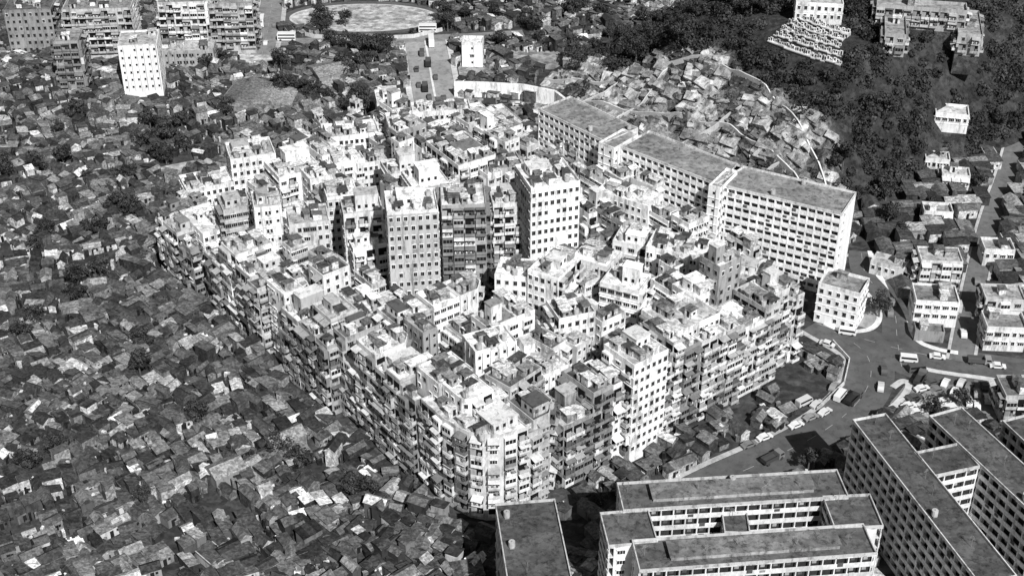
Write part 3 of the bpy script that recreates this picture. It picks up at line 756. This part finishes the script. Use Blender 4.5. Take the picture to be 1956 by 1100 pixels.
# ---------------------------------------------------------------- trees
def leafs(m,c,r,n,s,tone,flat=.8):
    for _ in range(n):
        d=Vector((R.gauss(0,1),R.gauss(0,1),R.gauss(0,1))).normalized(); rr=r*R.uniform(.55,1.08)
        p=Vector(c)+Vector((d.x*rr,d.y*rr,d.z*rr*flat))
        t1=d.orthogonal().normalized(); t2=d.cross(t1); a=R.uniform(0,6.28)
        e1=(t1*math.cos(a)+t2*math.sin(a)+d*R.uniform(-.6,.6)).normalized()*s*R.uniform(.6,1.3); e2=(d.cross(e1)).normalized()*s*R.uniform(.5,1)
        m.poly([p-e1-e2*.6,p+e1*.2-e2,p+e1+e2*.3,p-e1*.3+e2],tone*R.uniform(.6,1.4))
def tree_mesh():
    Ht=R.uniform(6,9); tr=MB(); 
    def limb(a,b,r0,r1):
        a=Vector(a);b=Vector(b);d=(b-a).normalized();o1=d.orthogonal().normalized();o2=d.cross(o1);n=len(tr.v)
        for P,r in((a,r0),(b,r1)):
            for k in range(6): tr.v.append(tuple(P+o1*math.cos(k*1.047)*r+o2*math.sin(k*1.047)*r))
        for k in range(6): j=(k+1)%6; tr.f.append((n+k,n+j,n+6+j,n+6+k)); tr.c.append(.12)
    limb((0,0,-.3),(0.1,0,Ht*.5),.32,.2); cr=MB()
    for k in range(9):
        a=k*.7+R.uniform(-.3,.3); rr=R.uniform(1.2,3.1); z=Ht*R.uniform(.5,.95); c=(math.cos(a)*rr,math.sin(a)*rr,z)
        if k<5: limb((.1,0,Ht*.45),(c[0]*.7,c[1]*.7,z-.3),.16,.05)
        leafs(cr,c,R.uniform(1.1,1.9),95,.3,R.uniform(.035,.075))
    leafs(cr,(0,0,Ht*.95),1.7,120,.3,.06)
    return tr.mesh('trunk',M_bark),cr.mesh('crown',M_leaf)
TV=[tree_mesh() for _ in range(5)]
def tree(x,y,z,s=1,lab='broad leafy tree with dark crown among houses'):
    a,b=R.choice(TV); rt=root('tree',lab,'tree',(x,y,z),R.uniform(0,6),'trees'); rt.scale=(s,s,s*R.uniform(.85,1.1))
    obj('trunk',a,rt); obj('crown',b,rt)
for x,y in tp:
    a,b=ab((x,y))
    if inpoly(a,b,CITYX) or near_road(x,y,0) or any(inrect((x,y),o,1) for o in occ): continue
    tree(x,y,max(0,hillz(x,y)),R.uniform(.6,1.1))
for k in range(9): 
    p=G(890+k*21,204+k*1.2); tree(p.x,p.y,0,.3,'small round tree in front of white wall')
for k in range(26):
    t=k*2*math.pi/26; x=c0.x+37*math.cos(t);y=c0.y+21*math.sin(t)
    if not near_road(x,y,0): tree(x,y,0,.35,'small tree planted around the sports field')
nt=0; wd=MB(); n=0
while n<3400:
    x=R.uniform(10,270);y=R.uniform(345,600); z=hillz(x,y)
    if z<1.0: n+=.2; continue
    rk=rockness(x,y)
    n+=1
    if rk>.4 and R.random()<.55: continue
    q,s=hq(x,y)
    if KQ-10<q<KQ+11 and KS-19<s<KS+17: continue
    if any(inrect((x,y),o,1.0) for o in occ): continue
    zc=y*CT+(H-z)*ST; u=978+F*x/zc
    if u>2060: continue
    r=R.uniform(1.6,3.8) if rk<.4 else R.uniform(.6,1.5)
    if rk<.4 and nt<120 and R.random()<.2 and u<1980:
        tree(x,y,z-.3,R.uniform(.7,1.2),'leafy tree on the wooded hillside'); nt+=1
    else: leafs(wd,(x,y,z+r*.5),r,int(24+r*24),.45 if rk<.4 else .3,R.uniform(.02,.075),.7)
o=obj('woodland',wd.mesh('woodland',M_leaf)); o['kind']='stuff'; o['label']='dense woodland covering the hilltop and slope'; o['category']='woodland'
# hillside cemetery terraces
prev=0
for k in range(5):
    q=KQ-7+k*3.0; s0,s1=KS-16+R.uniform(-2,2)+k*.8,KS+14-k*1.2+R.uniform(-2,2); m=MB(); tm=MB()
    N=16; pts=[Vector(hp(s0+(s1-s0)*t/N,q-.8*math.sin(math.pi*t/N))) for t in range(N+1)]
    zz=max(max(hillz(p.x,p.y) for p in pts)+.5,prev+1.3); prev=zz
    for t in range(N):
        a,b=pts[t],pts[t+1]; e=(b-a).normalized(); nn=Vector((e.y,-e.x))
        if nn.dot(NN)>0: nn=-nn
        zt=zz+R.choice((0,0,0,.3,-.3))
        m.prism([tuple(v) for v in ([a,b,b-nn*3.1,a-nn*3.1] if (b-a).cross(-nn)>0 else [a,a-nn*3.1,b-nn*3.1,b])],zz-6,zt,.7)
        L=(b-a).length
        for i in range(2):
            hh=R.uniform(.7,1.7)
            p=a+e*(L*(i+.5)/2+R.uniform(-.2,.2))-nn*R.uniform(.6,1.6); mm=MB(); mm.box(-.5,.5,-.15,.15,0,hh,R.choice((.9,.85,.6))); mm.box(-.3,.3,-.17,-.14,.3,hh-.2,.05); tm.add(mm,T(p.x,p.y,zt,math.atan2(e.y,e.x)))
            p=a+e*(L*(i+.5)/2)+nn*.05; mm=MB(); mm.box(-.4,.4,-.05,.05,-1.2,-.3,.03); tm.add(mm,T(p.x,p.y,zt,math.atan2(e.y,e.x)))
    rt=root('cemetery_terrace','white stepped terrace lined with rows of graves','cemetery',(0,0,0),0,'cemetery terraces on the hilltop')
    obj('retaining_wall',m.mesh('retaining_wall',M_wall),rt); o=obj('tombstone',tm.mesh('tombstone',M_detail),rt); o['kind']='stuff'
# ---------------------------------------------------------------- vehicles
def car_parts(kind):
    b=MB();g_=MB()
    if kind=='car':
        prof=[(-2.1,.3),(2.1,.3),(2.15,.75),(1.1,.88),(.55,1.38),(-1.0,1.4),(-1.6,.92),(-2.15,.85)]; hw=.82
        gl=[(1.0,.9),(.55,1.3),(-.95,1.32),(-1.5,.94)]
    elif kind=='van':
        prof=[(-2.4,.35),(2.4,.35),(2.45,1.1),(2.05,1.9),(1.8,2.05),(-2.3,2.05),(-2.4,1.8)]; hw=.9
        gl=[(2.2,1.2),(1.95,1.85),(-2.1,1.85),(-2.1,1.2)]
    elif kind=='truck':
        prof=[(1.3,.4),(3.2,.4),(3.25,1.3),(2.9,2.2),(1.3,2.2)]; hw=1.05; gl=[(3.05,1.4),(2.8,2.0),(1.7,2.0),(1.7,1.4)]
    else:
        prof=[(-3.6,.4),(3.6,.4),(3.65,3.2),(3.4,3.45),(-3.5,3.45),(-3.65,3.2)]; hw=1.1; gl=[(3.4,1.1),(3.4,1.7),(-3.3,1.7),(-3.3,1.1)]
    n=len(prof); t=.8
    b.v+=[(x,-hw,z) for x,z in prof]+[(x,hw,z) for x,z in prof]
    b.f.append(tuple(range(n))); b.f.append(tuple(range(2*n-1,n-1,-1))); b.c+=[t,t]
    for i in range(n): j=(i+1)%n; b.f.append((j,i,n+i,n+j)); b.c.append(t)
    if kind=='truck': b.box(-3.2,1.2,-1.1,1.1,.8,1.0,.3); b.box(-3.2,-3.1,-1.1,1.1,1.0,1.9,.25); b.box(-3.1,1.2,-1.1,-1.0,1.0,1.9,.25); b.box(-3.1,1.2,1.0,1.1,1.0,1.9,.25)
    for y in(-hw-.015,hw+.015): g_.poly([(x,y,z) for x,z in (gl if y<0 else gl[::-1])],.02)
    if kind=='bus':
        for y in(-hw-.015,hw+.015): g_.poly([(x,y,z+1.3) for x,z in gl],.02)
    k=gl[0];l=gl[1]; fx=.06
    g_.poly([(k[0]+fx+.1,-hw+.12,k[1]),(k[0]+fx+.1,hw-.12,k[1]),(l[0]+fx+.12,hw-.15,l[1]),(l[0]+fx+.12,-hw+.15,l[1])],.02)
    wh=MB(); N=12; R_=.33 if kind in('car','van') else .48
    p=[(math.cos(i*2*math.pi/N)*R_,math.sin(i*2*math.pi/N)*R_) for i in range(N)]
    wh.v+=[(x,-.12,z) for x,z in p]+[(x,.12,z) for x,z in p]; wh.f+=[tuple(range(N)),tuple(range(2*N-1,N-1,-1))]; wh.c+=[.05,.05]
    for i in range(N): j=(i+1)%N; wh.f.append((j,i,N+i,N+j)); wh.c.append(.03)
    return b,g_,wh,hw,R_,{'car':1.3,'van':1.5,'truck':2.2,'bus':2.4}[kind]
VK={k:car_parts(k) for k in('car','van','truck','bus')}
VM={}
def vehicle(u,v,heading,kind,tone):
    b,g_,wh,hw,r_,ax=VK[kind]
    if (kind,tone) not in VM:
        bb=MB(); bb.v=b.v;bb.f=b.f;bb.c=[c*tone/.8 for c in b.c]; VM[(kind,tone)]=bb.mesh('body',M_car)
    if kind not in VM: VM[kind]=(g_.mesh('window',M_glass),wh.mesh('wheel',M_glass))
    p=G(u,v); nm={'car':'parked_car','van':'van','truck':'lorry','bus':'double_decker_bus'}[kind]
    lab={'car':('pale' if tone>.4 else 'dark')+' saloon car parked beside the road','van':('pale' if tone>.4 else 'dark')+' van on the asphalt road','truck':'small lorry with open bed on the road','bus':'pale double decker bus on the street'}[kind]
    rt=root(nm,lab,'car' if kind=='car' else kind if kind!='truck' else 'lorry',(p.x,p.y,.05),math.radians(heading),{'car':'cars parked along the kerb','van':'vans on the roads','truck':'lorries on the roads','bus':'buses on the street'}[kind])
    obj('body',VM[(kind,tone)],rt); obj('window',VM[kind][0],rt)
    for x in(-ax,ax):
        for y in(-hw+.05,hw-.05): obj('wheel',VM[kind][1],rt,(x,y,r_))
for u,v,hd,k,t in[(1618,638,-15,'van',.8),(1682,742,75,'car',.6),(1757,728,60,'truck',.15),(1750,708,10,'van',.1),(1630,766,50,'truck',.1),(1688,710,80,'car',.1),(1575,790,40,'car',.7),(1548,800,30,'car',.3),(1520,815,30,'car',.8),(1560,775,40,'car',.6),(1490,812,30,'car',.2),(1535,772,35,'van',.6),
 (1735,778,20,'car',.8),(1765,775,20,'car',.7),(1800,770,20,'car',.8),(1822,752,60,'car',.8),(1835,735,60,'car',.6),(1850,742,60,'car',.2),(1790,748,20,'car',.2),(1810,786,15,'van',.8),(1850,770,80,'car',.8),(1865,755,80,'car',.3),(1720,790,15,'car',.6),(1750,790,15,'car',.8),(1775,758,20,'car',.3),(1780,790,15,'car',.2),(1838,790,20,'car',.7),(1805,735,60,'car',.8),(1865,778,80,'car',.8),
 (1880,740,80,'car',.1),(1885,765,80,'car',.7),(1760,745,20,'car',.8),(1780,733,20,'car',.1),(1745,762,20,'car',.1),
 (1598,700,80,'car',.8),(1592,742,60,'car',.3),(1604,760,55,'van',.8),(1460,838,28,'car',.8),(1430,852,28,'car',.2),(1580,660,-30,'car',.7),(1905,702,-8,'car',.8),(1870,694,-8,'truck',.3),(1790,684,-10,'car',.8),(1735,690,-10,'van',.8),
 (800,165,95,'car',.1),(812,172,95,'truck',.1),(818,125,93,'truck',.1),(796,135,-88,'car',.1),(848,190,100,'car',.1),(832,150,93,'car',.1),(806,105,93,'van',.1),(820,188,98,'car',.1),(824,86,95,'bus',.8),(817,62,0,'bus',.8),(500,48,95,'bus',.8),(548,78,0,'bus',.8),(525,50,92,'car',.2),(508,85,92,'car',.7),(640,77,0,'car',.7),(710,76,0,'van',.3),
 (1840,640,80,'car',.7),(1866,540,78,'car',.2),(1700,600,80,'car',.2),(1705,580,80,'car',.2),(1475,880,35,'truck',.2),(965,200,0,'car',.1),(990,202,0,'car',.7),(1010,204,0,'car',.2),(940,199,0,'truck',.2)]: vehicle(u,v,hd,k,t)
# ---------------------------------------------------------------- light, sky, camera
sd=Vector((.32,-.78,.80)).normalized(); el=math.asin(sd.z)
sl=bpy.data.lights.new('sun','SUN'); sl.energy=5.0; sl.angle=math.radians(.5); so=bpy.data.objects.new('sun',sl); col.objects.link(so)
so.rotation_euler=sd.to_track_quat('Z','Y').to_euler()
w=bpy.data.worlds.new('World'); scene.world=w; w.use_nodes=True; nt=w.node_tree
sk=nt.nodes.new('ShaderNodeTexSky'); sk.sky_type='NISHITA'; sk.sun_disc=False; sk.sun_elevation=el; sk.sun_rotation=math.atan2(sd.x,sd.y)
bw=nt.nodes.new('ShaderNodeRGBToBW'); nt.links.new(sk.outputs[0],bw.inputs[0]); nt.links.new(bw.outputs[0],nt.nodes['Background'].inputs[0]); nt.nodes['Background'].inputs[1].default_value=.05
cd=bpy.data.cameras.new('camera'); cd.lens=50; cd.sensor_width=36; cd.clip_end=10000; cd.clip_start=1
co=bpy.data.objects.new('camera',cd); col.objects.link(co); co.location=(0,0,H); co.rotation_euler=(math.pi/2-TH,0,0); scene.camera=co
scene.view_settings.view_transform='Standard'; scene.view_settings.look='None'
